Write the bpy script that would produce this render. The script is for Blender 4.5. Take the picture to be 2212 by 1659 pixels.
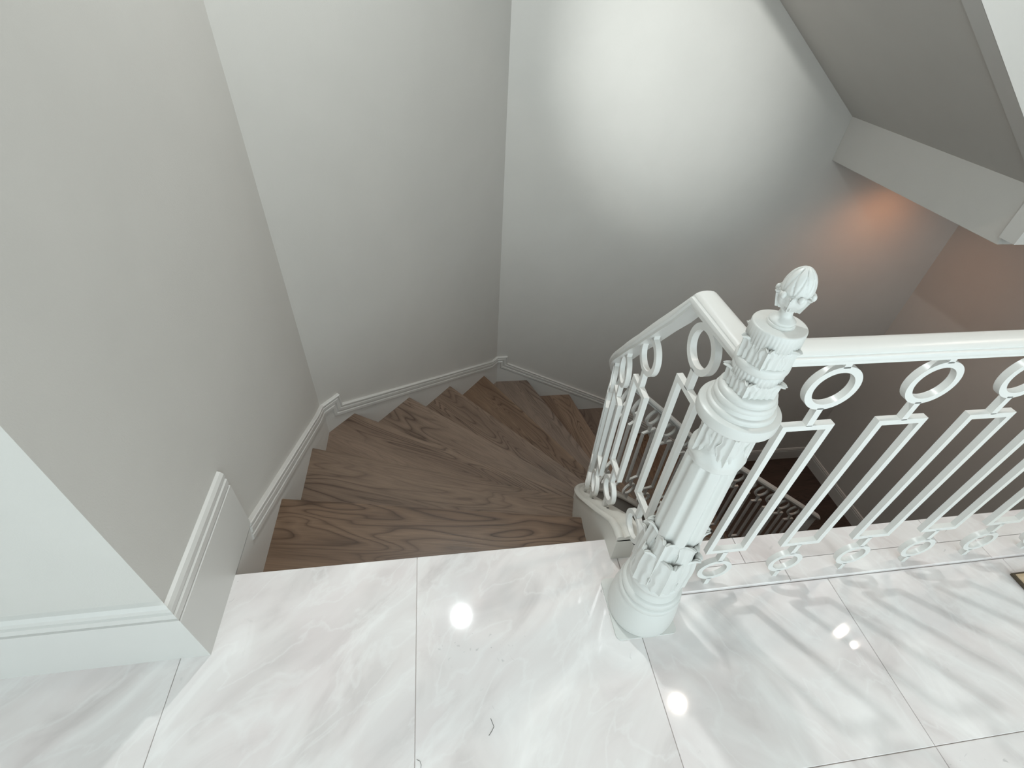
import bpy, bmesh, math, random
from mathutils import Vector, Matrix

random.seed(7)
S = bpy.context.scene
COL = S.collection
for o in list(bpy.data.objects):
    bpy.data.objects.remove(o)

# ------------------------------------------------------------------ camera
F_PX, YAW, PITCH, ROLL = 1049.71, 0.181286, 0.719120, 0.0712005
CAM_Z = 1.4
fwd = Vector((math.sin(YAW)*math.cos(PITCH), math.cos(YAW)*math.cos(PITCH), -math.sin(PITCH)))
right0 = Vector((math.cos(YAW), -math.sin(YAW), 0))
up0 = right0.cross(fwd)
rgt = math.cos(ROLL)*right0 + math.sin(ROLL)*up0
upv = -math.sin(ROLL)*right0 + math.cos(ROLL)*up0
cam_d = bpy.data.cameras.new('camera')
cam_d.sensor_width = 36.0
cam_d.sensor_fit = 'HORIZONTAL'
cam_d.lens = F_PX/2212*36.0
cam_d.clip_start = 0.02
cam = bpy.data.objects.new('camera', cam_d)
COL.objects.link(cam)
M = Matrix((( rgt.x, upv.x, -fwd.x, 0), (rgt.y, upv.y, -fwd.y, 0), (rgt.z, upv.z, -fwd.z, CAM_Z), (0, 0, 0, 1)))
cam.matrix_world = M
S.camera = cam

# ------------------------------------------------------------------ world, exposure
W = bpy.data.worlds.new('world')
S.world = W
W.use_nodes = True
bg = W.node_tree.nodes['Background']
bg.inputs[0].default_value = (0.80, 0.955, 1.0, 1)
bg.inputs[1].default_value = 1.95
S.view_settings.view_transform = 'Standard'
S.view_settings.look = 'None'
S.view_settings.gamma = 1.0
S.view_settings.use_curve_mapping = False
S.view_settings.exposure = 0.45

# ------------------------------------------------------------------ materials
def new_mat(name):
    m = bpy.data.materials.new(name)
    m.use_nodes = True
    nt = m.node_tree
    b = nt.nodes['Principled BSDF']
    return m, nt, b

def N(nt, t, **kw):
    n = nt.nodes.new(t)
    for k, v in kw.items():
        setattr(n, k, v)
    return n

def ramp(nt, stops, interp='LINEAR'):
    n = nt.nodes.new('ShaderNodeValToRGB')
    n.color_ramp.interpolation = interp
    els = n.color_ramp.elements
    while len(els) < len(stops):
        els.new(0.5)
    for e, (p, c) in zip(els, stops):
        e.position = p
        e.color = (*c, 1)
    return n

def plain(name, col, rough=0.5, bump=0.0, bscale=300.0, var=0.03, spec=0.5):
    m, nt, b = new_mat(name)
    tc = N(nt, 'ShaderNodeTexCoord')
    no = N(nt, 'ShaderNodeTexNoise')
    no.inputs['Scale'].default_value = 5.0
    no.inputs['Detail'].default_value = 4
    nt.links.new(tc.outputs['Object'], no.inputs['Vector'])
    lo = tuple(c*(1-var) for c in col)
    hi = tuple(min(1, c*(1+var)) for c in col)
    r = ramp(nt, [(0.3, lo), (0.7, hi)])
    nt.links.new(no.outputs['Fac'], r.inputs['Fac'])
    nt.links.new(r.outputs['Color'], b.inputs['Base Color'])
    b.inputs['Roughness'].default_value = rough
    b.inputs['Specular IOR Level'].default_value = spec
    if bump > 0:
        n2 = N(nt, 'ShaderNodeTexNoise')
        n2.inputs['Scale'].default_value = bscale
        n2.inputs['Detail'].default_value = 2
        nt.links.new(tc.outputs['Object'], n2.inputs['Vector'])
        bp = N(nt, 'ShaderNodeBump')
        bp.inputs['Strength'].default_value = bump
        bp.inputs['Distance'].default_value = 0.002
        nt.links.new(n2.outputs['Fac'], bp.inputs['Height'])
        nt.links.new(bp.outputs['Normal'], b.inputs['Normal'])
    return m

MW = plain('wall_paint', (0.555, 0.525, 0.490), 0.55, 0.15, 260, 0.015, 0.35)
MT = plain('trim_paint', (0.60, 0.575, 0.545), 0.38, 0.0, var=0.01)
MR = plain('railing_paint', (0.72, 0.705, 0.675), 0.30, 0.05, 120, 0.015)
MN = plain('newel_paint', (0.65, 0.64, 0.61), 0.36, 0.12, 90, 0.015)
MS = plain('stringer_paint', (0.60, 0.57, 0.52), 0.40, 0.0, var=0.02)
MD = plain('hole_shade', (0.012, 0.01, 0.01), 0.7)  # near-black colour standing in for the shade inside bolt holes
MG = plain('grout', (0.60, 0.53, 0.50), 0.8)
MC = plain('ceiling_paint', (0.75, 0.75, 0.74), 0.7)
MMAT = plain('mat_fabric', (0.60, 0.46, 0.31), 0.95, 0.8, 400, 0.12)
MMATE = plain('mat_edge', (0.10, 0.075, 0.05), 0.9)
MHAIR = plain('hair', (0.03, 0.025, 0.02), 0.6)

def marble():
    m, nt, b = new_mat('marble')
    tc = N(nt, 'ShaderNodeTexCoord')
    oi = N(nt, 'ShaderNodeObjectInfo')
    ml = N(nt, 'ShaderNodeMath', operation='MULTIPLY'); ml.inputs[1].default_value = 37.0
    nt.links.new(oi.outputs['Random'], ml.inputs[0])
    cb = N(nt, 'ShaderNodeCombineXYZ')
    nt.links.new(ml.outputs[0], cb.inputs[0]); nt.links.new(ml.outputs[0], cb.inputs[1])
    geo = N(nt, 'ShaderNodeNewGeometry')
    ad = N(nt, 'ShaderNodeVectorMath', operation='ADD')
    nt.links.new(geo.outputs['Position'], ad.inputs[0]); nt.links.new(cb.outputs[0], ad.inputs[1])
    mp = N(nt, 'ShaderNodeMapping')
    mp.vector_type = 'TEXTURE'
    mp.inputs['Scale'].default_value = (0.75, 0.34, 1.0)
    sx = N(nt, 'ShaderNodeSeparateColor'); nt.links.new(oi.outputs['Color'], sx.inputs[0])
    ro = N(nt, 'ShaderNodeMapRange'); ro.inputs['To Min'].default_value = math.radians(44); ro.inputs['To Max'].default_value = math.radians(-58)
    nt.links.new(sx.outputs[0], ro.inputs['Value'])
    rc = N(nt, 'ShaderNodeCombineXYZ'); nt.links.new(ro.outputs[0], rc.inputs[2]); nt.links.new(rc.outputs[0], mp.inputs['Rotation'])
    nt.links.new(ad.outputs[0], mp.inputs['Vector'])
    n1 = N(nt, 'ShaderNodeTexNoise')
    n1.inputs['Scale'].default_value = 2.6; n1.inputs['Detail'].default_value = 9; n1.inputs['Distortion'].default_value = 1.1
    nt.links.new(mp.outputs[0], n1.inputs['Vector'])
    r1 = ramp(nt, [(0.28, (0.62, 0.565, 0.55)), (0.44, (0.74, 0.685, 0.667)), (0.57, (0.78, 0.735, 0.717)), (0.72, (0.86, 0.82, 0.80))])
    nt.links.new(n1.outputs['Fac'], r1.inputs['Fac'])
    # pink clouds
    n2 = N(nt, 'ShaderNodeTexNoise')
    n2.inputs['Scale'].default_value = 3.7; n2.inputs['Detail'].default_value = 3
    nt.links.new(ad.outputs[0], n2.inputs['Vector'])
    r2 = ramp(nt, [(0.48, (0, 0, 0)), (0.72, (1, 1, 1))])
    nt.links.new(n2.outputs['Fac'], r2.inputs['Fac'])
    mx = N(nt, 'ShaderNodeMixRGB'); mx.blend_type = 'MIX'
    mx.inputs['Color2'].default_value = (0.73, 0.64, 0.63, 1)
    mm = N(nt, 'ShaderNodeMath', operation='MULTIPLY'); mm.inputs[1].default_value = 0.6
    nt.links.new(r2.outputs['Color'], mm.inputs[0]); nt.links.new(mm.outputs[0], mx.inputs['Fac'])
    nt.links.new(r1.outputs['Color'], mx.inputs['Color1'])
    # pale veins
    n3 = N(nt, 'ShaderNodeTexNoise')
    n3.inputs['Scale'].default_value = 3.0; n3.inputs['Detail'].default_value = 8; n3.inputs['Distortion'].default_value = 0.6
    nt.links.new(mp.outputs[0], n3.inputs['Vector'])
    r3 = ramp(nt, [(0.47, (0, 0, 0)), (0.50, (1, 1, 1)), (0.53, (0, 0, 0))])
    nt.links.new(n3.outputs['Fac'], r3.inputs['Fac'])
    mm2 = N(nt, 'ShaderNodeMath', operation='MULTIPLY'); mm2.inputs[1].default_value = 0.28
    nt.links.new(r3.outputs['Color'], mm2.inputs[0])
    mx2 = N(nt, 'ShaderNodeMixRGB')
    mx2.inputs['Color2'].default_value = (0.86, 0.84, 0.82, 1)
    nt.links.new(mm2.outputs[0], mx2.inputs['Fac']); nt.links.new(mx.outputs[0], mx2.inputs['Color1'])
    # sparse grey flecks
    n4 = N(nt, 'ShaderNodeTexNoise')
    n4.inputs['Scale'].default_value = 26; n4.inputs['Detail'].default_value = 5; n4.inputs['Distortion'].default_value = 2
    nt.links.new(ad.outputs[0], n4.inputs['Vector'])
    n5 = N(nt, 'ShaderNodeTexNoise'); n5.inputs['Scale'].default_value = 1.9
    nt.links.new(ad.outputs[0], n5.inputs['Vector'])
    r4 = ramp(nt, [(0.66, (0, 0, 0)), (0.72, (1, 1, 1))]); nt.links.new(n4.outputs['Fac'], r4.inputs['Fac'])
    r5 = ramp(nt, [(0.56, (0, 0, 0)), (0.70, (1, 1, 1))]); nt.links.new(n5.outputs['Fac'], r5.inputs['Fac'])
    mu = N(nt, 'ShaderNodeMath', operation='MULTIPLY'); nt.links.new(r4.outputs['Color'], mu.inputs[0]); nt.links.new(r5.outputs['Color'], mu.inputs[1])
    mx3 = N(nt, 'ShaderNodeMixRGB'); mx3.inputs['Color2'].default_value = (0.36, 0.34, 0.33, 1)
    nt.links.new(mu.outputs[0], mx3.inputs['Fac']); nt.links.new(mx2.outputs[0], mx3.inputs['Color1'])
    nt.links.new(mx3.outputs[0], b.inputs['Base Color'])
    b.inputs['Roughness'].default_value = 0.05
    b.inputs['Specular IOR Level'].default_value = 0.5
    return m
MM = marble()

def wood(name, dark, mid, light, rough):
    m, nt, b = new_mat(name)
    tc = N(nt, 'ShaderNodeTexCoord'); oi = N(nt, 'ShaderNodeObjectInfo')
    ml = N(nt, 'ShaderNodeMath', operation='MULTIPLY'); ml.inputs[1].default_value = 53.0
    nt.links.new(oi.outputs['Random'], ml.inputs[0])
    cb = N(nt, 'ShaderNodeCombineXYZ')
    nt.links.new(ml.outputs[0], cb.inputs[0]); nt.links.new(ml.outputs[0], cb.inputs[1]); nt.links.new(ml.outputs[0], cb.inputs[2])
    ad = N(nt, 'ShaderNodeVectorMath', operation='ADD')
    nt.links.new(tc.outputs['Object'], ad.inputs[0]); nt.links.new(cb.outputs[0], ad.inputs[1])
    mp = N(nt, 'ShaderNodeMapping'); mp.inputs['Scale'].default_value = (0.55, 3.4, 1.0)
    nt.links.new(ad.outputs[0], mp.inputs['Vector'])
    # cathedral figure: contour lines of a stretched smooth noise
    n1 = N(nt, 'ShaderNodeTexNoise')
    n1.inputs['Scale'].default_value = 2.3; n1.inputs['Detail'].default_value = 1.6; n1.inputs['Roughness'].default_value = 0.42; n1.inputs['Distortion'].default_value = 0.55
    nt.links.new(mp.outputs[0], n1.inputs['Vector'])
    mu = N(nt, 'ShaderNodeMath', operation='MULTIPLY'); mu.inputs[1].default_value = 17.0
    nt.links.new(n1.outputs['Fac'], mu.inputs[0])
    fr = N(nt, 'ShaderNodeMath', operation='FRACT'); nt.links.new(mu.outputs[0], fr.inputs[0])
    r1 = ramp(nt, [(0.0, (0.25,)*3), (0.18, (0.75,)*3), (0.62, (1,)*3), (0.88, (0.62,)*3), (0.96, (0.0,)*3), (1.0, (0.25,)*3)])
    nt.links.new(fr.outputs[0], r1.inputs['Fac'])
    # fine pores
    mp2 = N(nt, 'ShaderNodeMapping'); mp2.inputs['Scale'].default_value = (5.0, 130.0, 20.0)
    nt.links.new(ad.outputs[0], mp2.inputs['Vector'])
    n2 = N(nt, 'ShaderNodeTexNoise'); n2.inputs['Scale'].default_value = 1.6; n2.inputs['Detail'].default_value = 3
    nt.links.new(mp2.outputs[0], n2.inputs['Vector'])
    r2 = ramp(nt, [(0.33, (0.62,)*3), (0.55, (1,)*3)]); nt.links.new(n2.outputs['Fac'], r2.inputs['Fac'])
    # board-to-board tone
    mp3 = N(nt, 'ShaderNodeMapping'); mp3.inputs['Scale'].default_value = (0.25, 5.5, 0.5)
    nt.links.new(ad.outputs[0], mp3.inputs['Vector'])
    n3 = N(nt, 'ShaderNodeTexNoise'); n3.inputs['Scale'].default_value = 1.7; n3.inputs['Detail'].default_value = 2
    nt.links.new(mp3.outputs[0], n3.inputs['Vector'])
    r3 = ramp(nt, [(0.34, mid), (0.66, light)]); nt.links.new(n3.outputs['Fac'], r3.inputs['Fac'])
    # figure strength varies
    n4 = N(nt, 'ShaderNodeTexNoise'); n4.inputs['Scale'].default_value = 1.3
    nt.links.new(mp.outputs[0], n4.inputs['Vector'])
    r4 = ramp(nt, [(0.40, (0.25,)*3), (0.62, (1.0,)*3)]); nt.links.new(n4.outputs['Fac'], r4.inputs['Fac'])
    inv = N(nt, 'ShaderNodeMath', operation='SUBTRACT'); inv.inputs[0].default_value = 1.0
    nt.links.new(r1.outputs['Color'], inv.inputs[1])
    fm = N(nt, 'ShaderNodeMath', operation='MULTIPLY'); nt.links.new(inv.outputs[0], fm.inputs[0]); nt.links.new(r4.outputs['Color'], fm.inputs[1])
    fs = N(nt, 'ShaderNodeMath', operation='MULTIPLY'); fs.inputs[1].default_value = 0.95; nt.links.new(fm.outputs[0], fs.inputs[0])
    mx = N(nt, 'ShaderNodeMixRGB'); mx.inputs['Color2'].default_value = (*dark, 1)
    nt.links.new(fs.outputs[0], mx.inputs['Fac']); nt.links.new(r3.outputs['Color'], mx.inputs['Color1'])
    mx2 = N(nt, 'ShaderNodeMixRGB'); mx2.blend_type = 'MULTIPLY'; mx2.inputs['Fac'].default_value = 0.5
    nt.links.new(mx.outputs[0], mx2.inputs['Color1']); nt.links.new(r2.outputs['Color'], mx2.inputs['Color2'])
    hv = N(nt, 'ShaderNodeHueSaturation')
    mr = N(nt, 'ShaderNodeMapRange'); mr.inputs['To Min'].default_value = 0.80; mr.inputs['To Max'].default_value = 1.22
    nt.links.new(oi.outputs['Random'], mr.inputs['Value']); nt.links.new(mr.outputs[0], hv.inputs['Value'])
    m7 = N(nt, 'ShaderNodeMath', operation='MULTIPLY'); m7.inputs[1].default_value = 7.31; nt.links.new(oi.outputs['Random'], m7.inputs[0])
    f7 = N(nt, 'ShaderNodeMath', operation='FRACT'); nt.links.new(m7.outputs[0], f7.inputs[0])
    ms = N(nt, 'ShaderNodeMapRange'); ms.inputs['To Min'].default_value = 0.85; ms.inputs['To Max'].default_value = 1.25
    nt.links.new(f7.outputs[0], ms.inputs['Value']); nt.links.new(ms.outputs[0], hv.inputs['Saturation'])
    nt.links.new(mx2.outputs[0], hv.inputs['Color'])
    nt.links.new(hv.outputs[0], b.inputs['Base Color'])
    b.inputs['Roughness'].default_value = rough
    bp = N(nt, 'ShaderNodeBump'); bp.inputs['Strength'].default_value = 0.15; bp.inputs['Distance'].default_value = 0.001
    nt.links.new(r2.outputs['Color'], bp.inputs['Height']); nt.links.new(bp.outputs['Normal'], b.inputs['Normal'])
    return m
MWOOD = wood('stained_oak', (0.055, 0.032, 0.022), (0.165, 0.112, 0.082), (0.235, 0.165, 0.122), 0.33)
MFLOOR2 = wood('dark_oak_floor', (0.03, 0.015, 0.01), (0.06, 0.032, 0.02), (0.085, 0.045, 0.028), 0.55)

def emis(name, col, st):
    m, nt, b = new_mat(name)
    b.inputs['Emission Color'].default_value = (*col, 1)
    b.inputs['Emission Strength'].default_value = st
    b.inputs['Base Color'].default_value = (0.9, 0.9, 0.9, 1)
    return m

# ------------------------------------------------------------------ helpers
def link(name, me, mat, parent=None):
    o = bpy.data.objects.new(name, me)
    COL.objects.link(o)
    if mat is not None and not me.materials:
        me.materials.append(mat)
    if parent is not None:
        o.parent = parent
    return o

def finish(bm, name, smooth=None):
    bmesh.ops.recalc_face_normals(bm, faces=bm.faces)
    me = bpy.data.meshes.new(name)
    bm.to_mesh(me); bm.free()
    if smooth is not None:
        for p in me.polygons:
            p.use_smooth = True
        me.set_sharp_from_angle(angle=math.radians(smooth))
    return me

def mk(name, bm, mat, parent=None, smooth=None):
    return link(name, finish(bm, name, smooth), mat, parent)

def empty(name, loc=(0, 0, 0)):
    o = bpy.data.objects.new(name, None)
    o.empty_display_size = 0.1
    o.location = loc
    COL.objects.link(o)
    return o

def tag(o, label, cat, group=None):
    o['label'] = label; o['category'] = cat
    if group: o['group'] = group
    return o

def struct(o):
    o['kind'] = 'structure'
    return o

def add_box(bm, lo, hi, bevel=0.0):
    x0, y0, z0 = lo; x1, y1, z1 = hi
    vs = [bm.verts.new(p) for p in ((x0,y0,z0),(x1,y0,z0),(x1,y1,z0),(x0,y1,z0),(x0,y0,z1),(x1,y0,z1),(x1,y1,z1),(x0,y1,z1))]
    fs = [bm.faces.new([vs[i] for i in f]) for f in ((0,3,2,1),(4,5,6,7),(0,1,5,4),(1,2,6,5),(2,3,7,6),(3,0,4,7))]
    if bevel > 0:
        es = list({e for f in fs for e in f.edges})
        bmesh.ops.bevel(bm, geom=es, offset=bevel, segments=2, affect='EDGES', profile=0.5)
    return bm

def box(name, lo, hi, mat, parent=None, bevel=0.0):
    bm = bmesh.new(); add_box(bm, lo, hi, bevel)
    return mk(name, bm, mat, parent, 40 if bevel else None)

def prism(bm, pts, z0, z1, frame=None):
    """polygon pts (a,b) extruded from z0 to z1; frame maps (a,b,c)->xyz"""
    fr = frame or (lambda a, b, c: (a, b, c))
    lo = [bm.verts.new(fr(a, b, z0)) for a, b in pts]
    hi = [bm.verts.new(fr(a, b, z1)) for a, b in pts]
    n = len(pts)
    bm.faces.new(lo[::-1]); bm.faces.new(hi)
    for i in range(n):
        j = (i+1) % n
        bm.faces.new((lo[i], lo[j], hi[j], hi[i]))
    return bm

def sweep(bm, rings, closed_profile=True, caps=True):
    vr = [[bm.verts.new(p) for p in r] for r in rings]
    n = len(rings[0])
    for a, b in zip(vr[:-1], vr[1:]):
        for i in range(n if closed_profile else n-1):
            j = (i+1) % n
            bm.faces.new((a[i], a[j], b[j], b[i]))
    if caps and closed_profile:
        bm.faces.new(vr[0][::-1]); bm.faces.new(vr[-1])
    return vr

def lathe(bm, prof, seg=64, mod=None, cap=True):
    """prof: list of (r,z); mod(theta,i,r)->r"""
    rows = []
    for i, (r, z) in enumerate(prof):
        row = []
        for k in range(seg):
            t = 2*math.pi*k/seg
            rr = mod(t, i, r, z) if mod else r
            row.append(bm.verts.new((rr*math.cos(t), rr*math.sin(t), z)))
        rows.append(row)
    for a, b in zip(rows[:-1], rows[1:]):
        for k in range(seg):
            j = (k+1) % seg
            bm.faces.new((a[k], a[j], b[j], b[k]))
    if cap:
        bm.faces.new(rows[0][::-1]); bm.faces.new(rows[-1])

def interp(x, xs, zs):
    if x <= xs[0]: return zs[0]
    for i in range(len(xs)-1):
        if x <= xs[i+1]:
            return zs[i]+(zs[i+1]-zs[i])*(x-xs[i])/(xs[i+1]-xs[i])
    return zs[-1]

def clip(poly, p, n):
    """keep points with (q-p).n >= 0"""
    out = []
    d = [(q[0]-p[0])*n[0]+(q[1]-p[1])*n[1] for q in poly]
    for i in range(len(poly)):
        j = (i+1) % len(poly)
        if d[i] >= 0: out.append(poly[i])
        if (d[i] >= 0) != (d[j] >= 0):
            t = d[i]/(d[i]-d[j])
            out.append((poly[i][0]+t*(poly[j][0]-poly[i][0]), poly[i][1]+t*(poly[j][1]-poly[i][1])))
    return out

# ------------------------------------------------------------------ key measures (metres)
ZF = -2.8                 # lower floor
ZC = 2.6                  # ceiling
XW = -0.652               # left wall face
YCOL = 0.590              # face of the wall beside the stair head
YB = 3.200                # back wall face
XR = 4.080                # right wall face
EDGE = 0.794              # marble nosing at the stair head
CA = (-0.640, 1.923)      # chamfer skirting face: from left skirting face...
CB = (0.444, 3.185)       # ... to back skirting face
cl = math.hypot(CB[0]-CA[0], CB[1]-CA[1])
ct = ((CB[0]-CA[0])/cl, (CB[1]-CA[1])/cl)
cn = (ct[1], -ct[0])      # normal towards the stair
RISE = 0.2
CC = (1.5, 0.9)           # centre of the winders
R_OUT, R_MID, R_IN = 1.010, 0.970, 0.945

# ------------------------------------------------------------------ walls
def wall_poly(name, pts, z0, z1):
    bm = bmesh.new(); prism(bm, pts, z0, z1)
    return struct(mk(name, bm, MW))

th = 0.15
cAx, cAy = XW, CA[1]+ (XW-CA[0])*0.0 - 0.0
# chamfer wall face is 12 mm behind the skirting face
wA = (CA[0]-cn[0]*0.013, CA[1]-cn[1]*0.013)
def on_ch(s, off):  # point s metres along the chamfer, off metres out of the wall face towards the room
    return (wA[0]+ct[0]*s+cn[0]*off, wA[1]+ct[1]*s+cn[1]*off)
# intersections of the wall faces
tA = (XW-wA[0])/ct[0]; PA = (XW, wA[1]+ct[1]*tA)
tB = (YB-wA[1])/ct[1]; PB = (wA[0]+ct[0]*tB, YB)
wall_poly('wall_left', [(XW, YCOL), PA, (PA[0]-th, PA[1]+0.05), (XW-th, YCOL+0.0)], ZF, ZC)
wall_poly('wall_back_left', [PA, PB, (PB[0]-0.05, PB[1]+th), (PA[0]-th, PA[1]+0.05)], ZF, ZC)
wall_poly('wall_back', [PB, (XR+th, YB), (XR+th, YB+th), (PB[0]-0.05, YB+th)], ZF, ZC)
wall_poly('wall_right', [(XR, -2.6), (XR+th, -2.6), (XR+th, YB), (XR, YB)], ZF, ZC)
wall_poly('wall_front_left', [(-3.0, YCOL), (XW-th, YCOL), (XW-th, YCOL+th), (-3.0, YCOL+th)], 0, ZC)
wall_poly('wall_far_left', [(-3.15, -2.6), (-3.0, -2.6), (-3.0, YCOL+th), (-3.15, YCOL+th)], 0, ZC)
wall_poly('wall_lower_light_block', [(XW-th, -0.6), (XR, -0.6), (XR, -0.45), (XW-th, -0.45)], ZF, -0.30)  # unseen wall, added to keep world light out of the lower hall
wall_poly('wall_lower_left', [(XW-th, -0.45), (XW, -0.45), (XW, YCOL), (XW-th, YCOL)], ZF, -0.30)
struct(box('ceiling', (-3.15, -2.6, ZC), (XR+th, YB+th, ZC+0.12), MC))

# ------------------------------------------------------------------ floors
bm = bmesh.new()
GR = -0.004
prism(bm, [(-3.0, -2.6), (XR, -2.6), (XR, 0.742), (0.49, 0.742), (0.49, EDGE-0.004), (XW, EDGE-0.004), (XW, YCOL), (-3.0, YCOL)], -0.30, GR)
floor = struct(mk('floor', bm, MG))
def tile(poly, z1=0.0, name='marble_tile'):
    bm = bmesh.new(); prism(bm, poly, GR-0.012 if z1 <= 0 else GR-0.002, z1)
    top = [e for e in bm.edges if all(abs(v.co.z-z1) < 1e-6 for v in e.verts)]
    bmesh.ops.bevel(bm, geom=top, offset=0.0012, segments=1, affect='EDGES')
    o = mk(name, bm, MM, floor)
    o.color = (1, 1, 1, 1) if min(p[0] for p in poly) > 0.5 else (0, 0, 0, 1)   # bedding direction of the stone
    return o
g = 0.0007
xs = [-2.63, -1.99, -1.35, -0.709, -0.112, 0.508, 1.150, 1.790, 2.430, 3.070, 3.710, XR]
ys = [-2.6, -1.738, -1.106, -0.474, 0.158, 0.790]
for i in range(len(xs)-1):
    for j in range(len(ys)-1):
        x0, x1, y0, y1 = xs[i]+g, xs[i+1]-g, ys[j]+g, ys[j+1]-g
        if j == 4:
            if x1 < -0.7: y1 = YCOL+0.005
            elif x0 > 0.5: y1 = 0.5905
            else: y1 = EDGE
        if i == 3 and j == 4:
            p = [(x0, y0), (x1, y0), (x1, y1), (XW+0.002, y1), (XW+0.002, YCOL+0.003), (x0, YCOL+0.003)]
            tile(p)
        else:
            tile([(x0, y0), (x1, y0), (x1, y1), (x0, y1)])
# small infill right of the stair head, beside the newel
tile([(0.5095, 0.5925), (0.600, 0.5925), (0.600, 0.747), (0.5095, 0.747)])
# raised marble edging under the guard railing, two courses
for x0, x1 in ((0.603, 1.02), (1.022, 1.74), (1.742, 2.46), (2.462, 3.2), (3.202, XR)):
    tile([(x0, 0.5925), (x1, 0.5925), (x1, 0.660), (x0, 0.660)], 0.012, 'marble_edging')
for x0, x1 in ((0.603, 0.905), (0.907, 1.60), (1.602, 2.30), (2.302, 3.0), (3.002, XR)):
    tile([(x0, 0.6615), (x1, 0.6615), (x1, 0.750), (x0, 0.750)], 0.0115, 'marble_edging')

struct(box('floor', (XW-th, -0.6, ZF-0.12), (XR+th, YB+0.1, ZF), MFLOOR2))

# ------------------------------------------------------------------ baseboards
BB = [(0.0, 0.0), (0.016, 0.0), (0.016, 0.207), (0.007, 0.210), (0.007, 0.2145), (0.016, 0.218), (0.016, 0.238), (0.011, 0.241), (0.011, 0.246), (0.014, 0.249), (0.014, 0.262), (0.008, 0.272), (0.0, 0.276)]
def base_run(name, stations):
    """stations: list of functions (out, z) -> xyz"""
    bm = bmesh.new(); sweep(bm, [[f(o, z) for o, z in BB] for f in stations])
    return struct(mk(name, bm, MT))
base_run('baseboard_front', [lambda o, z: (-3.0, YCOL-o, z), lambda o, z: (XW+o, YCOL-o, z)])
base_run('baseboard_left', [lambda o, z: (XW+o, YCOL-o, z*0.96), lambda o, z: (XW+o, 0.966, z*0.96)])
BL = [(0.0, 0.0), (0.014, 0.0), (0.014, 0.125), (0.010, 0.129), (0.014, 0.134), (0.014, 0.150), (0.010, 0.154), (0.010, 0.165), (0.0, 0.172)]
def base_low(name, a, b, d):
    bm = bmesh.new()
    sweep(bm, [[(p[0]+d[0]*o, p[1]+d[1]*o, ZF+z) for o, z in BL] for p in (a, b)])
    return struct(mk(name, bm, MT))
base_low('baseboard_back', (2.70, YB), (XR, YB), (0, -1))
base_low('baseboard_right', (XR, -0.45), (XR, YB), (-1, 0))

# ------------------------------------------------------------------ stair skirting (stepped, with a moulded cap)
CAP = [(-0.002, -0.064), (0.014, -0.064), (0.0185, -0.060), (0.0185, -0.046), (0.0135, -0.042), (0.0135, -0.037), (0.0185, -0.033), (0.0185, -0.019), (0.0140, -0.016), (0.0140, -0.012), (0.0185, -0.008), (0.0185, -0.002), (0.015, 0.0), (-0.002, 0.0)]
def skirting(name, path, frame, bottom, pre=()):
    """path: (s,z) of the top edge in the wall plane; frame(s, off, z) -> xyz"""
    # board, built in strips between its top line and its bottom line
    top = list(pre)+[(s, z-0.03) for s, z in path]
    bs, bz = [q[0] for q in bottom], [q[1] for q in bottom]
    bm = bmesh.new(); rings = []
    for q, z in top:
        zb = interp(q, bs, bz)
        rings.append([frame(q, -0.002, z), frame(q, 0.0125, z), frame(q, 0.0125, zb), frame(q, -0.002, zb)])
    sweep(bm, rings)
    o = struct(mk(name, bm, MT))
    # moulding, mitred in the wall plane
    rings = []
    for i, p in enumerate(path):
        dirs = []
        if i > 0:
            a = Vector((p[0]-path[i-1][0], p[1]-path[i-1][1])); dirs.append(a.normalized())
        if i < len(path)-1:
            a = Vector((path[i+1][0]-p[0], path[i+1][1]-p[1])); dirs.append(a.normalized())
        if len(dirs) == 2:
            t = (dirs[0]+dirs[1]).normalized(); nn = Vector((-t.y, t.x)); k = 1/max(0.35, nn.dot(Vector((-dirs[0].y, dirs[0].x))))
        else:
            t = dirs[0]; nn = Vector((-t.y, t.x)); k = 1
        rings.append([frame(p[0]+nn.x*v*k, off, p[1]+nn.y*v*k) for off, v in CAP])
    bm = bmesh.new(); sweep(bm, rings)
    mk('moulding', bm, MT, o)
    return o
skirting('trim_1', [(0.966, 0.004), (1.835, -0.372), (PA[1]+0.004, -0.402)], lambda s, o, z: (XW+o, s, z),
         [(0.78, -0.45), (1.10, -0.55), (1.55, -0.72), (PA[1]+0.004, -1.0)], [(0.78, -0.012), (0.965, -0.012)])
L = tB-tA
def chf(s, o, z):
    x, y = on_ch(tA+s, o); return (x, y, z)
skirting('trim_2', [(-0.004, -0.402), (0.118, -0.400), (0.122, -0.478), (L-0.075, -1.128), (L+0.006, -1.130)], chf,
         [(-0.004, -0.85), (0.3, -0.95), (L-0.4, -1.55), (L+0.006, -1.75)])
skirting('trim_3', [(PB[0]-0.006, -1.130), (0.530, -1.128), (0.534, -1.200), (1.50, -1.700), (2.74, -2.626)], lambda s, o, z: (s, YB-o, z),
         [(PB[0]-0.006, -1.62), (1.5, -2.05), (2.45, ZF), (2.74, ZF)])

# ------------------------------------------------------------------ staircase
stair = empty('staircase', (0.5, EDGE, ZF))
tag(stair, 'winding oak staircase with dark stained treads dropping from the marble landing', 'staircase')
SO = Vector(stair.location)
def sl(name, bm, mat, smooth=None, parent=stair):
    o = mk(name, bm, mat, parent, smooth)
    o.matrix_parent_inverse = Matrix.Translation(-SO) if parent is stair else o.matrix_parent_inverse
    return o

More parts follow.
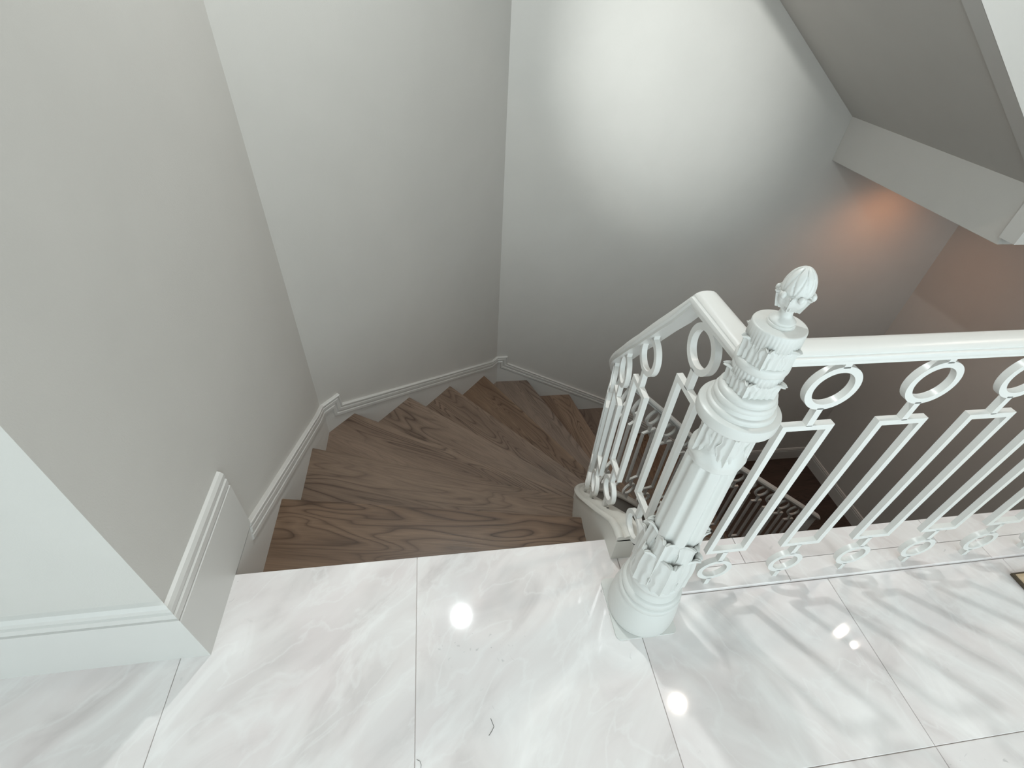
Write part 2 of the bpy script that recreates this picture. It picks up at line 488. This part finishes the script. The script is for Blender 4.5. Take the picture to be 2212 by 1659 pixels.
nos = [((-1.0, EDGE-0.03), (0.6, EDGE-0.03)),
       ((-0.633, 1.206), (0.491, 1.012)), ((-0.641, 1.640), (0.552, 1.236)), ((-0.518, 2.065), (0.615, 1.392)),
       ((-0.239, 2.396), (0.72, 1.545)), ((0.036, 2.712), (0.87, 1.70)), ((0.322, 3.044), (1.054, 1.793)),
       ((0.721, 3.182), (1.196, 1.865)), ((1.126, 3.2), (1.381, 1.905)), ((1.500, 3.2), (1.500, 1.91))]
GO = 0.268
for k in range(4):
    nos.append(((1.5+GO*(k+1), 3.2), (1.5+GO*(k+1), 1.91)))
def frame_of(line):
    a, b = Vector(line[0]), Vector(line[1]); d = (b-a).normalized(); n = Vector((-d.y, d.x))  # n: downstairs side
    return a, b, d, n
def outer_clip(p):
    p = clip(p, (XW+0.0085, 0), (1, 0))
    p = clip(p, on_ch(0, 0.0085), cn)
    p = clip(p, (0, YB-0.0085), (0, -1))
    return p
BIG = [(-2, -1), (6, -1), (6, 5), (-2, 5)]
for k in range(1, 14):
    a0, b0, d0, n0 = frame_of(nos[k-1]); a1, b1, d1, n1 = frame_of(nos[k])
    back = a0 - n0*0.05
    p = clip(BIG, back, n0)
    p = clip(p, a1, -n1)
    p = outer_clip(p)
    # inner side: chord just inside the stringer
    ia, ib = b0 + d0*0.035, b1 + d1*0.035
    if k == 1: ia = Vector((0.50, EDGE-0.06)); ib = b1 + d1*0.03
    ch = ib-ia; nn = Vector((-ch.y, ch.x))   # towards the outer side?
    if nn.dot(Vector(a1)-ia) < 0: nn = -nn
    p = clip(p, ia, nn)
    z = -RISE*k
    # local frame: x along the nosing, so the grain follows it
    org = b1; ang = math.atan2(d1.y, d1.x)
    ca, sa = math.cos(-ang), math.sin(-ang)
    loc = [((q[0]-org.x)*ca-(q[1]-org.y)*sa, (q[0]-org.x)*sa+(q[1]-org.y)*ca) for q in p]
    bm = bmesh.new(); prism(bm, loc, -0.042, 0.0)
    es = [e for e in bm.edges if abs(e.verts[0].co.z-e.verts[1].co.z) < 1e-6 and all(abs(v.co.y) < 1e-4 for v in e.verts)]
    bmesh.ops.bevel(bm, geom=es, offset=0.006, segments=3, affect='EDGES')
    o = mk('tread', bm, MWOOD, stair, 30)
    o.location = Vector((org.x, org.y, z))-SO; o.rotation_euler.z = ang
# risers
for k in range(0, 14):
    a, b, d, n = frame_of(nos[k])
    if k == 0:
        a, b = Vector((XW+0.01, EDGE-0.03)), Vector((0.50, EDGE-0.03))
    s0 = a - n*0.035; s1 = b + d*0.03 - n*0.035
    bm = bmesh.new()
    prism(bm, [(s0.x, s0.y), (s1.x, s1.y), (s1.x+n.x*0.015, s1.y+n.y*0.015), (s0.x+n.x*0.015, s0.y+n.y*0.015)], -RISE*(k+1)-0.002, -RISE*k-(0.040 if k else 0.016))
    sl('riser', bm, MWOOD if k else MT)

# path of the stringer and of the stair rail; s = arc length at R_MID, zero where the curve starts
S90 = R_MID*math.pi/2
def plan(s, R):
    if s < 0: return Vector((CC[0]-R, CC[1]+s)), Vector((0, 1))
    if s < S90:
        a = s/R_MID
        return Vector((CC[0]-R*math.cos(a), CC[1]+R*math.sin(a))), Vector((math.sin(a), math.cos(a)))
    return Vector((CC[0]+s-S90, CC[1]+R)), Vector((1, 0))
def rail_z(s):   # top of the stair handrail
    return interp(s, [-1, -0.10, 0.0, 0.10, 0.225, S90, 4.0], [0.915, 0.915, 0.795, 0.672, 0.535, -0.755, -0.755-0.757*(4.0-S90)])
def cap_z(s):    # top of the stringer cap
    return interp(s, [-1, -0.14, -0.10, 0.0, 0.10, S90, 4.0], [0.125, 0.125, 0.108, 0.012, -0.088, -1.66, -1.66-0.757*(4.0-S90)])
def svals(s0, s1, extra=()):
    v = [s0]; s = s0
    while s < s1-1e-6:
        st = 0.045 if -0.1 < s < S90 else 0.25
        s = min(s1, s+st); v.append(s)
    return sorted(set([round(q, 5) for q in v]+[q for q in extra if s0 < q < s1]))
S_END = S90+1.33
sv = svals(-0.175, S_END, (-0.14, -0.10, 0.0, 0.10, S90))
bm = bmesh.new(); rings = []
for s in sv:
    po, _ = plan(s, R_OUT+0.004); pi, _ = plan(s, R_IN+0.006); zt = cap_z(s)-0.018
    zb = max(zt-0.46, ZF)
    rings.append([(po.x, po.y, zt), (pi.x, pi.y, zt), (pi.x, pi.y, zb), (po.x, po.y, zb)])
sweep(bm, rings)
stringer = sl('stringer', bm, MS, 35)
# moulded cap: raised rounded outer bead, groove, flat inner part
CP = [(R_OUT-0.002, -0.024), (R_OUT+0.006, -0.018), (R_OUT+0.008, -0.009), (R_OUT+0.004, -0.001), (R_OUT-0.004, 0.002), (R_OUT-0.013, -0.001), (R_OUT-0.017, -0.006), (R_OUT-0.021, -0.003), (R_OUT-0.024, 0.0), (R_IN-0.002, 0.0), (R_IN-0.006, -0.006), (R_IN-0.006, -0.018), (R_IN, -0.024)]
bm = bmesh.new(); rings = []
for s in sv:
    rings.append([(*plan(s, R)[0], cap_z(s)+dz) for R, dz in CP])
sweep(bm, rings)
cap = mk('stringer_cap', bm, MS, stringer, 50)

# ------------------------------------------------------------------ handrails
HR = [(-0.030, -0.038), (-0.030, -0.030), (-0.037, -0.026), (-0.039, -0.020), (-0.037, -0.014), (-0.031, -0.012), (-0.031, -0.009), (-0.028, -0.006), (-0.020, -0.0025), (-0.010, -0.0005), (0, 0),
      (0.010, -0.0005), (0.020, -0.0025), (0.028, -0.006), (0.031, -0.009), (0.031, -0.012), (0.037, -0.014), (0.039, -0.020), (0.037, -0.026), (0.030, -0.030), (0.030, -0.038)]
HR = [(u*0.80, v*0.86) for u, v in HR]
NX, NY = 0.528, 0.574     # newel axis
RY = 0.606                # guard railing line
land = empty('landing_railing', (NX+0.04, RY, 0.012))
tag(land, 'white iron guard railing with rings and long rectangles along the marble edge', 'railing')
LO = Vector(land.location)
def lp(o):
    o.matrix_parent_inverse = Matrix.Translation(-LO); return o
bm = bmesh.new()
rings = [[(x, RY+0.008+u, 0.915+v) for u, v in HR] for x in (NX+0.03, 1.2, 2.30)]
sweep(bm, rings)
lp(mk('handrail', bm, MR, land, 40))

srail = empty('stair_railing', (0.53, 0.70, 0.11))
tag(srail, 'white iron stair railing curving down around the open well', 'railing')
RO = Vector(srail.location)
def rp(o):
    o.matrix_parent_inverse = Matrix.Translation(-RO); return o
hv = svals(NY+0.03-CC[1], S90+1.42, (-0.10, 0.0, 0.10, 0.225, S90))
bm = bmesh.new(); rings = []
for i, s in enumerate(hv):
    c, t = plan(s, R_MID-0.004); nrm = Vector((t.y, -t.x))
    z = rail_z(s)
    ds = 0.02
    k = 0.5*((rail_z(s+ds)-rail_z(s))/ds + (rail_z(s)-rail_z(s-ds))/ds)
    sc = math.sqrt(1+k*k)   # keep the thickness square to the slope
    rings.append([(c.x+nrm.x*u, c.y+nrm.y*u, z+v*sc) for u, v in HR])
sweep(bm, rings)
rp(mk('handrail', bm, MR, srail, 40))

# ------------------------------------------------------------------ balusters
BW, BDP = 0.0145, 0.0150     # face width and depth of the flat bar
def ring_mesh(r):
    bm = bmesh.new(); seg = 40
    rows = []
    for k in range(seg):
        t = 2*math.pi*k/seg
        rows.append([(( r)*math.cos(t), -BDP/2, r*math.sin(t)), ((r-BW)*math.cos(t), -BDP/2, (r-BW)*math.sin(t)),
                     ((r-BW)*math.cos(t), BDP/2, (r-BW)*math.sin(t)), (r*math.cos(t), BDP/2, r*math.sin(t))])
    vr = [[bm.verts.new(p) for p in q] for q in rows]
    for k in range(seg):
        a, b = vr[k], vr[(k+1) % seg]
        for i in range(4):
            j = (i+1) % 4
            bm.faces.new((a[i], a[j], b[j], b[i]))
    me = finish(bm, 'ring', 35); me.materials.append(MR)
    return me
RU, RL = 0.056, 0.051
RING_U, RING_L = ring_mesh(RU), ring_mesh(RL)
def baluster(parent, inv, pos, ang, z_foot, z_top, zu, zl, zrt, zrb, hw=0.060):
    """pos plan position; zu/zl ring centres; zrt/zrb top and bottom of the rectangle"""
    d = BDP/2
    bm = bmesh.new()
    def bar(x0, x1, z0, z1): add_box(bm, (x0, -d, z0), (x1, d, z1))
    h = BW/2
    bar(-h, h, zu+RU-0.004, z_top)             # stem under the handrail
    bar(-h, h, zrt-0.002, zu-RU+0.004)         # neck
    # mitred rectangle frame
    o = [(-hw, zrb), (hw, zrb), (hw, zrt), (-hw, zrt)]
    i_ = [(-hw+BW, zrb+BW), (hw-BW, zrb+BW), (hw-BW, zrt-BW), (-hw+BW, zrt-BW)]
    vo = [[bm.verts.new((x, y, z)) for x, z in o] for y in (-d, d)]
    vi = [[bm.verts.new((x, y, z)) for x, z in i_] for y in (-d, d)]
    for k in range(4):
        j = (k+1) % 4
        bm.faces.new((vo[0][k], vo[0][j], vi[0][j], vi[0][k]))
        bm.faces.new((vo[1][k], vo[1][j], vi[1][j], vi[1][k]))
        bm.faces.new((vo[0][k], vo[0][j], vo[1][j], vo[1][k]))
        bm.faces.new((vi[0][k], vi[0][j], vi[1][j], vi[1][k]))
    bar(-h, h, zl+RL-0.004, zrb+0.002)
    bar(-h, h, z_foot-0.004, zl-RL+0.004)
    b = mk('baluster', bm, MR, parent)
    b.matrix_parent_inverse = inv
    b.location = (pos[0], pos[1], 0); b.rotation_euler.z = ang
    for me, nm, zz in ((RING_U, 'upper_ring', zu), (RING_L, 'lower_ring', zl)):
        r = link(nm, me, MR, b); r.location = (0, 0, zz)
    # little welded foot plate
    return b
for k in range(7):
    x = 0.748+0.2255*k
    baluster(land, Matrix.Translation(-LO), (x, RY+0.012), 0, 0.012, 0.886, 0.802, 0.094, 0.699, 0.192)
# stair balusters
bal_s = [-0.165, 0.035, 0.185]
while bal_s[-1] < S90-0.2: bal_s.append(bal_s[-1]+0.165)
while bal_s[-1] < S90+1.18: bal_s.append(bal_s[-1]+0.134)
for s in bal_s:
    c, t = plan(s, R_MID)
    ang = math.atan2(t.y, t.x)
    zr, zc = rail_z(s), cap_z(s)
    zu, zl = zr-0.108, zc+0.095
    if s < -0.1: zu, zl = 0.815, 0.195-0.03
    hw = 0.050 if s < S90 else 0.042
    baluster(srail, Matrix.Translation(-RO), c, ang, zc-0.002, zr-0.030, zu, zl, zu-0.105, zl+0.102, hw)
    # dark disc on the cap beside each foot, painted shade of an uncut bolt hole
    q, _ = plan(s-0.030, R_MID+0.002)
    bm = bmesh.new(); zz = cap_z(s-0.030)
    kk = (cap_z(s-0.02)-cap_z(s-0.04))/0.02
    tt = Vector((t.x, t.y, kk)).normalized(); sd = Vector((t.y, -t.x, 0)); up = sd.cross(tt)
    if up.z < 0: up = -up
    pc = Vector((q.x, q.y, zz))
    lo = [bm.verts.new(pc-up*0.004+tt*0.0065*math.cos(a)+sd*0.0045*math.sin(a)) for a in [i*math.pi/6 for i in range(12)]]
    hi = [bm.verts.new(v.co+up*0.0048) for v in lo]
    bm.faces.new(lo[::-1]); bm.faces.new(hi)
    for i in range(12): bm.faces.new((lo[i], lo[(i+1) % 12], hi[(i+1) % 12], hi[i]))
    if s < 1.0: mk('bolt_hole_shade_disc', bm, MD, stringer)
    else: bm.free()

c, t = plan(S90+1.375, R_MID)
bm = bmesh.new(); add_box(bm, (c.x-0.022, c.y-0.022, ZF), (c.x+0.022, c.y+0.022, rail_z(S90+1.375)-0.02), 0.004)
rp(mk('end_post', bm, MR, srail, 40))

# ------------------------------------------------------------------ newel post
newel = empty('newel_post', (NX, NY, 0))
tag(newel, 'ornate white cast newel post with fluted shaft, round disc and pine cone finial', 'newel post')
bm = bmesh.new()
hs = 0.088
pts = []
for sx, sy, a0 in ((1, 1, 0), (-1, 1, 90), (-1, -1, 180), (1, -1, 270)):
    for q in range(5):
        a = math.radians(a0+22.5*q); pts.append((-0.006+sx*(hs-0.014)+0.014*math.cos(a), sy*(hs-0.014)+0.014*math.sin(a)))
prism(bm, pts, 0, 0.006)
mk('base_plate', bm, MN, newel, 40)

def spline(pts, n=6):
    """dense Catmull-Rom through (r,z)"""
    out = []
    P = [pts[0]]+pts+[pts[-1]]
    for i in range(1, len(P)-2):
        p0, p1, p2, p3 = P[i-1], P[i], P[i+1], P[i+2]
        for k in range(n):
            t = k/n
            out.append(tuple(0.5*((2*p1[j])+(-p0[j]+p2[j])*t+(2*p0[j]-5*p1[j]+4*p2[j]-p3[j])*t*t+(-p0[j]+3*p1[j]-3*p2[j]+p3[j])*t**3) for j in (0, 1)))
    out.append(pts[-1])
    return out
bm = bmesh.new()
lathe(bm, spline([(0.087, 0.005), (0.088, 0.03), (0.086, 0.07), (0.081, 0.105), (0.075, 0.125)], 4)
      + spline([(0.075, 0.126), (0.078, 0.131), (0.077, 0.138), (0.071, 0.141)], 3)
      + spline([(0.071, 0.142), (0.074, 0.148), (0.072, 0.155), (0.065, 0.158)], 3)
      + spline([(0.064, 0.160), (0.060, 0.168), (0.062, 0.176), (0.066, 0.183), (0.064, 0.190), (0.058, 0.194)], 3), 64)
mk('base', bm, MN, newel, 32)

def leaf(parent, name, z0, z1, r0, r1, phi, w, curl, lobes=4, thick=0.005, nu=13, nv=18, bulge=0.0):
    """acanthus-like leaf standing on the drum: w half width (m), tip rolls outwards with radius curl"""
    bm = bmesh.new()
    fr, bk = [], []
    for j in range(nv):
        v = j/(nv-1)
        if v < 0.70:
            q = v/0.70; a = 0.0
            z = z0+(z1-z0)*q; rr = r0+0.0025+(r1-r0)*q+bulge*math.sin(math.pi*q)
            env = 0.62+0.38*math.sin(math.pi*(0.12+0.62*q))
        else:
            q = (v-0.70)/0.30; a = q*math.pi*0.72
            z = z1+curl*math.sin(a); rr = r1+0.0025+curl*(1-math.cos(a))
            env = (0.62+0.38*math.sin(math.pi*0.74))*(1-0.86*q**1.1)
        env *= 1+0.13*math.sin(v*lobes*2*math.pi+0.6)
        rf, rb = [], []
        for i in range(nu):
            u = -1+2*i/(nu-1)
            rib = 0.0030*math.exp(-(u/0.15)**2)+0.0022*math.cos(u*math.pi*3.5)*(1-0.6*v)-0.0035*abs(u)**2.2
            r = rr+rib*math.cos(a); zz = z-rib*math.sin(a)-0.003*abs(u)**1.5*v
            an = phi+u*w*env/max(rr, 0.01)
            rf.append(bm.verts.new((r*math.cos(an), r*math.sin(an), zz)))
            r2 = r-thick*math.cos(a); z2 = zz+thick*math.sin(a)
            rb.append(bm.verts.new((r2*math.cos(an), r2*math.sin(an), z2)))
        fr.append(rf); bk.append(rb)
    for j in range(nv-1):
        for i in range(nu-1):
            bm.faces.new((fr[j][i], fr[j][i+1], fr[j+1][i+1], fr[j+1][i]))
            bm.faces.new((bk[j][i], bk[j+1][i], bk[j+1][i+1], bk[j][i+1]))
        bm.faces.new((fr[j][0], fr[j+1][0], bk[j+1][0], bk[j][0]))
        bm.faces.new((fr[j][-1], bk[j][-1], bk[j+1][-1], fr[j+1][-1]))
    for i in range(nu-1):
        bm.faces.new((fr[0][i], bk[0][i], bk[0][i+1], fr[0][i+1]))
        bm.faces.new((fr[-1][i], fr[-1][i+1], bk[-1][i+1], bk[-1][i]))
    return mk(name, bm, MN, parent, 55)

# leaf cup round the foot of the shaft
bm = bmesh.new()
lathe(bm, spline([(0.056, 0.188), (0.062, 0.200), (0.066, 0.225), (0.066, 0.255), (0.060, 0.285), (0.054, 0.315)], 5), 72,
      lambda t, i, r, z: r+0.0022*math.cos(24*t))
cup = mk('leaf_cup', bm, MN, newel, 60)
for k in range(6):
    leaf(cup, 'leaf', 0.190, 0.285, 0.063, 0.066, math.radians(12+60*k), 0.040, 0.0055, 3, bulge=0.007)
for k in range(6):
    leaf(cup, 'leaf', 0.200, 0.338, 0.060, 0.056, math.radians(42+60*k), 0.030, 0.0045, 3, bulge=0.006)
# fluted shaft
bm = bmesh.new()
def flute(t, i, r, z):
    return r-0.0065*max(0, math.cos(8*t))**1.2
lathe(bm, [(0.056-0.008*((z-0.28)/0.33), z) for z in [0.28+0.33*i/22 for i in range(23)]], 128, flute)
mk('shaft', bm, MN, newel, 50)
# neck roll and capital bell
bm = bmesh.new()
lathe(bm, spline([(0.046, 0.590), (0.055, 0.594), (0.059, 0.603), (0.060, 0.612), (0.056, 0.622), (0.052, 0.630)], 4)
      + spline([(0.051, 0.632), (0.050, 0.650), (0.051, 0.670), (0.054, 0.694)], 3), 96,
      lambda t, i, r, z: r+(0.0016*math.cos(30*t) if z > 0.64 else 0.0012*math.cos(9*t)*math.sin((z-0.59)*90)))
capt = mk('capital', bm, MN, newel, 60)
for k in range(5):
    leaf(capt, 'leaf', 0.615, 0.676, 0.053, 0.054, math.radians(35+72*k), 0.025, 0.0045, 3, 0.005)
# round disc with stepped mouldings
bm = bmesh.new()
lathe(bm, [(0.050, 0.690), (0.076, 0.692), (0.079, 0.695), (0.080, 0.699), (0.080, 0.720), (0.079, 0.724), (0.076, 0.7265), (0.068, 0.728)]
      + spline([(0.068, 0.7285), (0.0695, 0.733), (0.068, 0.739), (0.064, 0.741)], 3)
      + spline([(0.063, 0.7415), (0.062, 0.747), (0.0605, 0.7505)], 2)
      + spline([(0.0615, 0.751), (0.063, 0.757), (0.061, 0.763), (0.058, 0.765)], 3)
      + spline([(0.0575, 0.766), (0.0585, 0.771), (0.057, 0.777), (0.054, 0.780), (0.049, 0.782)], 3), 96)
mk('disc', bm, MN, newel, 32)
# lower collar with leaf tips
bm = bmesh.new()
lathe(bm, spline([(0.044, 0.778), (0.0455, 0.80), (0.047, 0.82), (0.047, 0.835)], 3)
      + [(0.0485, 0.836+0.0), (0.0485, 0.866), (0.047, 0.867)], 120,
      lambda t, i, r, z: r+(0.0014*math.cos(40*t) if z > 0.830 else 0.0016*math.cos(20*t)))
c1 = mk('collar', bm, MN, newel, 60)
for k in range(5):
    leaf(c1, 'leaf', 0.782, 0.836, 0.046, 0.049, math.radians(10+72*k), 0.024, 0.0050, 2, 0.005)
# bead ring
bm = bmesh.new()
lathe(bm, spline([(0.047, 0.864), (0.051, 0.868), (0.0525, 0.874), (0.052, 0.882), (0.049, 0.886)], 4), 80)
mk('bead_ring', bm, MN, newel, 50)
# upper drum with fluting and leaf relief
bm = bmesh.new()
lathe(bm, spline([(0.047, 0.884), (0.047, 0.91), (0.0475, 0.93)], 3)
      + [(0.0485, 0.931), (0.0490, 0.966), (0.0480, 0.9685), (0.046, 0.969)], 132,
      lambda t, i, r, z: r+(0.0014*math.cos(44*t) if z < 0.9655 and z > 0.925 else (0.0012*math.cos(22*t) if z <= 0.925 else 0)))
c2 = mk('upper_drum', bm, MN, newel, 60)
for k in range(6):
    leaf(c2, 'leaf', 0.884, 0.930, 0.0465, 0.0485, math.radians(-8+60*k), 0.020, 0.0028, 2, 0.005)
# finial
bm = bmesh.new()
lathe(bm, spline([(0.0245, 0.967), (0.0255, 0.971), (0.024, 0.975)], 3) + spline([(0.0225, 0.9755), (0.023, 0.979), (0.019, 0.983), (0.0135, 0.988), (0.0115, 0.995), (0.013, 1.002), (0.019, 1.009), (0.025, 1.016), (0.028, 1.024), (0.029, 1.032), (0.026, 1.036)], 4), 64,
      lambda t, i, r, z: r*(1+0.05*math.cos(8*t)) if z > 1.0 else r)
fin = mk('finial', bm, MN, newel, 50)
bm = bmesh.new()
prof = spline([(0.024, 1.030), (0.0275, 1.038), (0.0275, 1.048), (0.0245, 1.060), (0.0185, 1.071), (0.010, 1.079), (0.002, 1.0825)], 7)
lathe(bm, prof, 96, lambda t, i, r, z: r-0.0018*(max(0, math.cos(8*t+(z-1.03)*70))**10+max(0, math.cos(8*t-(z-1.03)*70))**10)*min(1, r/0.012))
mk('pine_cone', bm, MN, fin, 60)
for k in range(6):
    an = math.radians(15+60*k)
    bm = bmesh.new()
    bmesh.ops.create_uvsphere(bm, u_segments=14, v_segments=10, radius=0.0058)
    for v in bm.verts:
        v.co = Vector((v.co.x*0.9+0.0300*math.cos(an), v.co.y*0.9+0.0300*math.sin(an), v.co.z*1.15+1.0335))
    mk('knob', bm, MN, fin, 60)
    leaf(fin, 'leaf', 1.004, 1.030, 0.0165, 0.0270, an+math.radians(30), 0.0085, 0.0016, 0, 0.0035, 9, 12)

ZMAP = [(0, 0), (0.126, 0.118), (0.194, 0.222), (0.35, 0.425), (0.61, 0.690), (0.690, 0.785), (0.728, 0.815), (0.782, 0.860), (0.835, 0.888), (0.866, 0.907), (0.886, 0.925), (0.969, 0.989), (1.0825, 1.088), (2, 2)]
RMAP = [(0, 1.0), (0.006, 1.0), (0.0065, 1.06), (0.10, 1.08), (0.17, 1.10), (0.19, 1.08), (0.22, 0.97), (0.30, 0.97), (0.34, 1.02), (0.36, 1.07), (0.58, 1.07), (0.60, 0.92), (0.688, 0.88), (0.692, 0.915), (0.727, 0.915), (0.73, 0.88), (0.785, 0.86), (0.97, 0.86), (0.975, 0.88), (1.0, 0.88), (1.03, 0.84), (1.1, 0.84)]
def newel_heights(o):
    for c in o.children:
        if c.type == 'MESH':
            for v in c.data.vertices:
                kr = interp(v.co.z, [a for a, b in RMAP], [b for a, b in RMAP])
                v.co.x *= kr; v.co.y *= kr
                v.co.z = interp(v.co.z, [a for a, b in ZMAP], [b for a, b in ZMAP])
        newel_heights(c)
newel_heights(newel)

# ------------------------------------------------------------------ upper stair flight seen from below
upper = empty('upper_staircase', (2.71, 3.0, 0.47))
tag(upper, 'grey sloping underside of the upper stair flight meeting the back wall', 'staircase')
UO = Vector(upper.location)
def upart(name, bm, mat):
    o = mk(name, bm, mat, upper); o.matrix_parent_inverse = Matrix.Translation(-UO); return o
def sz(x): return 1.304-0.7267*(x-1.936)
XT = 0.16
bm = bmesh.new()
prism(bm, [(2.715, sz(2.715)), (XT, sz(XT)), (XT, 2.58), (0.6, 2.58), (2.715, sz(2.715)+0.28)], 1.90, YB-0.001, lambda a, b, c: (a, c, b))
upart('soffit', bm, MW)
bm = bmesh.new()
prism(bm, [(2.700, 0.505), (2.700, sz(2.700)-0.012), (XT, sz(XT)-0.012), (XT, 2.58), (0.45, 2.58), (2.70, sz(2.70)+0.42), (3.2, 0.95), (3.2, 0.505)], 1.822, 1.906, lambda a, b, c: (a, c, b))
upart('stringer', bm, MT)
bm = bmesh.new(); add_box(bm, (2.712, 1.90, 0.470), (XR-0.001, YB-0.001, 0.80))
upart('landing_slab', bm, MW)

# ------------------------------------------------------------------ small things on the floor
matt = empty('door_mat', (2.15, 0.30, 0.0))
tag(matt, 'beige woven mat with dark bound edge lying on the marble', 'mat')
def mp_(name, lo, hi, m, bev):
    o = box(name, lo, hi, m, matt, bev); o.matrix_parent_inverse = Matrix.Translation((-2.15, -0.30, 0)); return o
mp_('binding', (1.760, 0.02, 0.0), (2.56, 0.538, 0.011), MMATE, 0.003)
mp_('pile', (1.7665, 0.0265, 0.004), (2.5535, 0.5315, 0.0135), MMAT, 0.002)

def hair(pts, label, r=0.0006):
    bm = bmesh.new(); rings = []
    for i, p in enumerate(pts):
        a = Vector(pts[max(0, i-1)]); b = Vector(pts[min(len(pts)-1, i+1)]); t = (b-a).normalized(); n = Vector((-t.y, t.x))
        rings.append([(p[0]+n.x*r, p[1]+n.y*r, 0.0001), (p[0]-n.x*r, p[1]-n.y*r, 0.0001), (p[0], p[1], 0.0013)])
    sweep(bm, rings)
    return tag(mk('hair', bm, MHAIR), label, 'hair')
hair([(0.0700, 0.3475), (0.0735, 0.3374), (0.0761, 0.3295), (0.0696, 0.3208), (0.0621, 0.3133)], 'short dark bent hair lying in the middle of a marble tile')
hair([(-0.1076, 0.2877), (-0.1002, 0.2842), (-0.0970, 0.2769), (-0.0980, 0.2685)], 'curled dark hair lying by the joint between two marble tiles', 0.0004)

# ------------------------------------------------------------------ ceiling lights
def downlight(name, loc, label, col, lens_strength, energy, size_deg, blend=0.6, aim=None, rad=0.04, warm=None):
    e = empty(name, loc)
    tag(e, label, 'light', 'ceiling downlights')
    bm = bmesh.new()
    lathe(bm, [(0.043, 0.0), (0.043, -0.004), (0.060, -0.004), (0.062, -0.002), (0.062, 0.0)], 40)
    mk('rim', bm, MR, e, 40)
    bm = bmesh.new(); lathe(bm, [(0.0415, -0.0005), (0.0415, -0.0055), (0.036, -0.0065)], 40)
    mk('lens', bm, emis(name+'_lens', col, lens_strength), e)
    ln = name.replace('_offscreen', '')+'_lamp'+('_offscreen' if name.endswith('_offscreen') else '')
    l = bpy.data.lights.new(ln, 'SPOT')
    l.energy = energy; l.color = col; l.spot_size = math.radians(size_deg); l.spot_blend = blend; l.shadow_soft_size = rad
    lo = bpy.data.objects.new(ln, l); COL.objects.link(lo)
    lo.parent = e; lo.location = (0, 0, -0.02)
    if aim is not None:
        d = Vector(aim)-Vector(loc)
        lo.rotation_euler = d.to_track_quat('-Z', 'Y').to_euler()
    return e
WARM = (1.0, 0.88, 0.78); NEUT = (0.93, 1.0, 1.0)
# the three places whose lamps are mirrored in the polished floor: plain downlights pointing straight down
downlight('stairwell_downlight_offscreen', (0.037, 1.71, ZC), 'round ceiling downlight above the stair opening', NEUT, 60, 64, 160, 0.7)
downlight('railing_downlight_offscreen', (1.55, 0.92, ZC), 'round ceiling downlight above the guard railing', WARM, 40, 15, 140)
downlight('twin_downlight_offscreen', (3.09, 1.25, ZC), 'ceiling downlight by the right wall, stair side of a close pair', WARM, 40, 8, 140)
downlight('companion_downlight_offscreen', (3.09, 1.12, ZC), 'ceiling downlight by the right wall, landing side of a close pair', WARM, 40, 8, 140)
# the lamp that throws the pool of light on the back wall
downlight('wall_spotlight_offscreen', (0.30, 0.30, ZC), 'tilted ceiling spotlight turned towards the back wall of the stair', NEUT, 20, 395, 30, 1.0, (1.47, 3.2, 1.0))
# the warm lamp whose glow shows on the wall just below the upper landing slab
downlight('warm_downlight', (3.30, 2.80, 0.470), 'warm downlight under the upper landing slab by the back wall', (1.0, 0.38, 0.13), 30, 7, 150, 0.8)
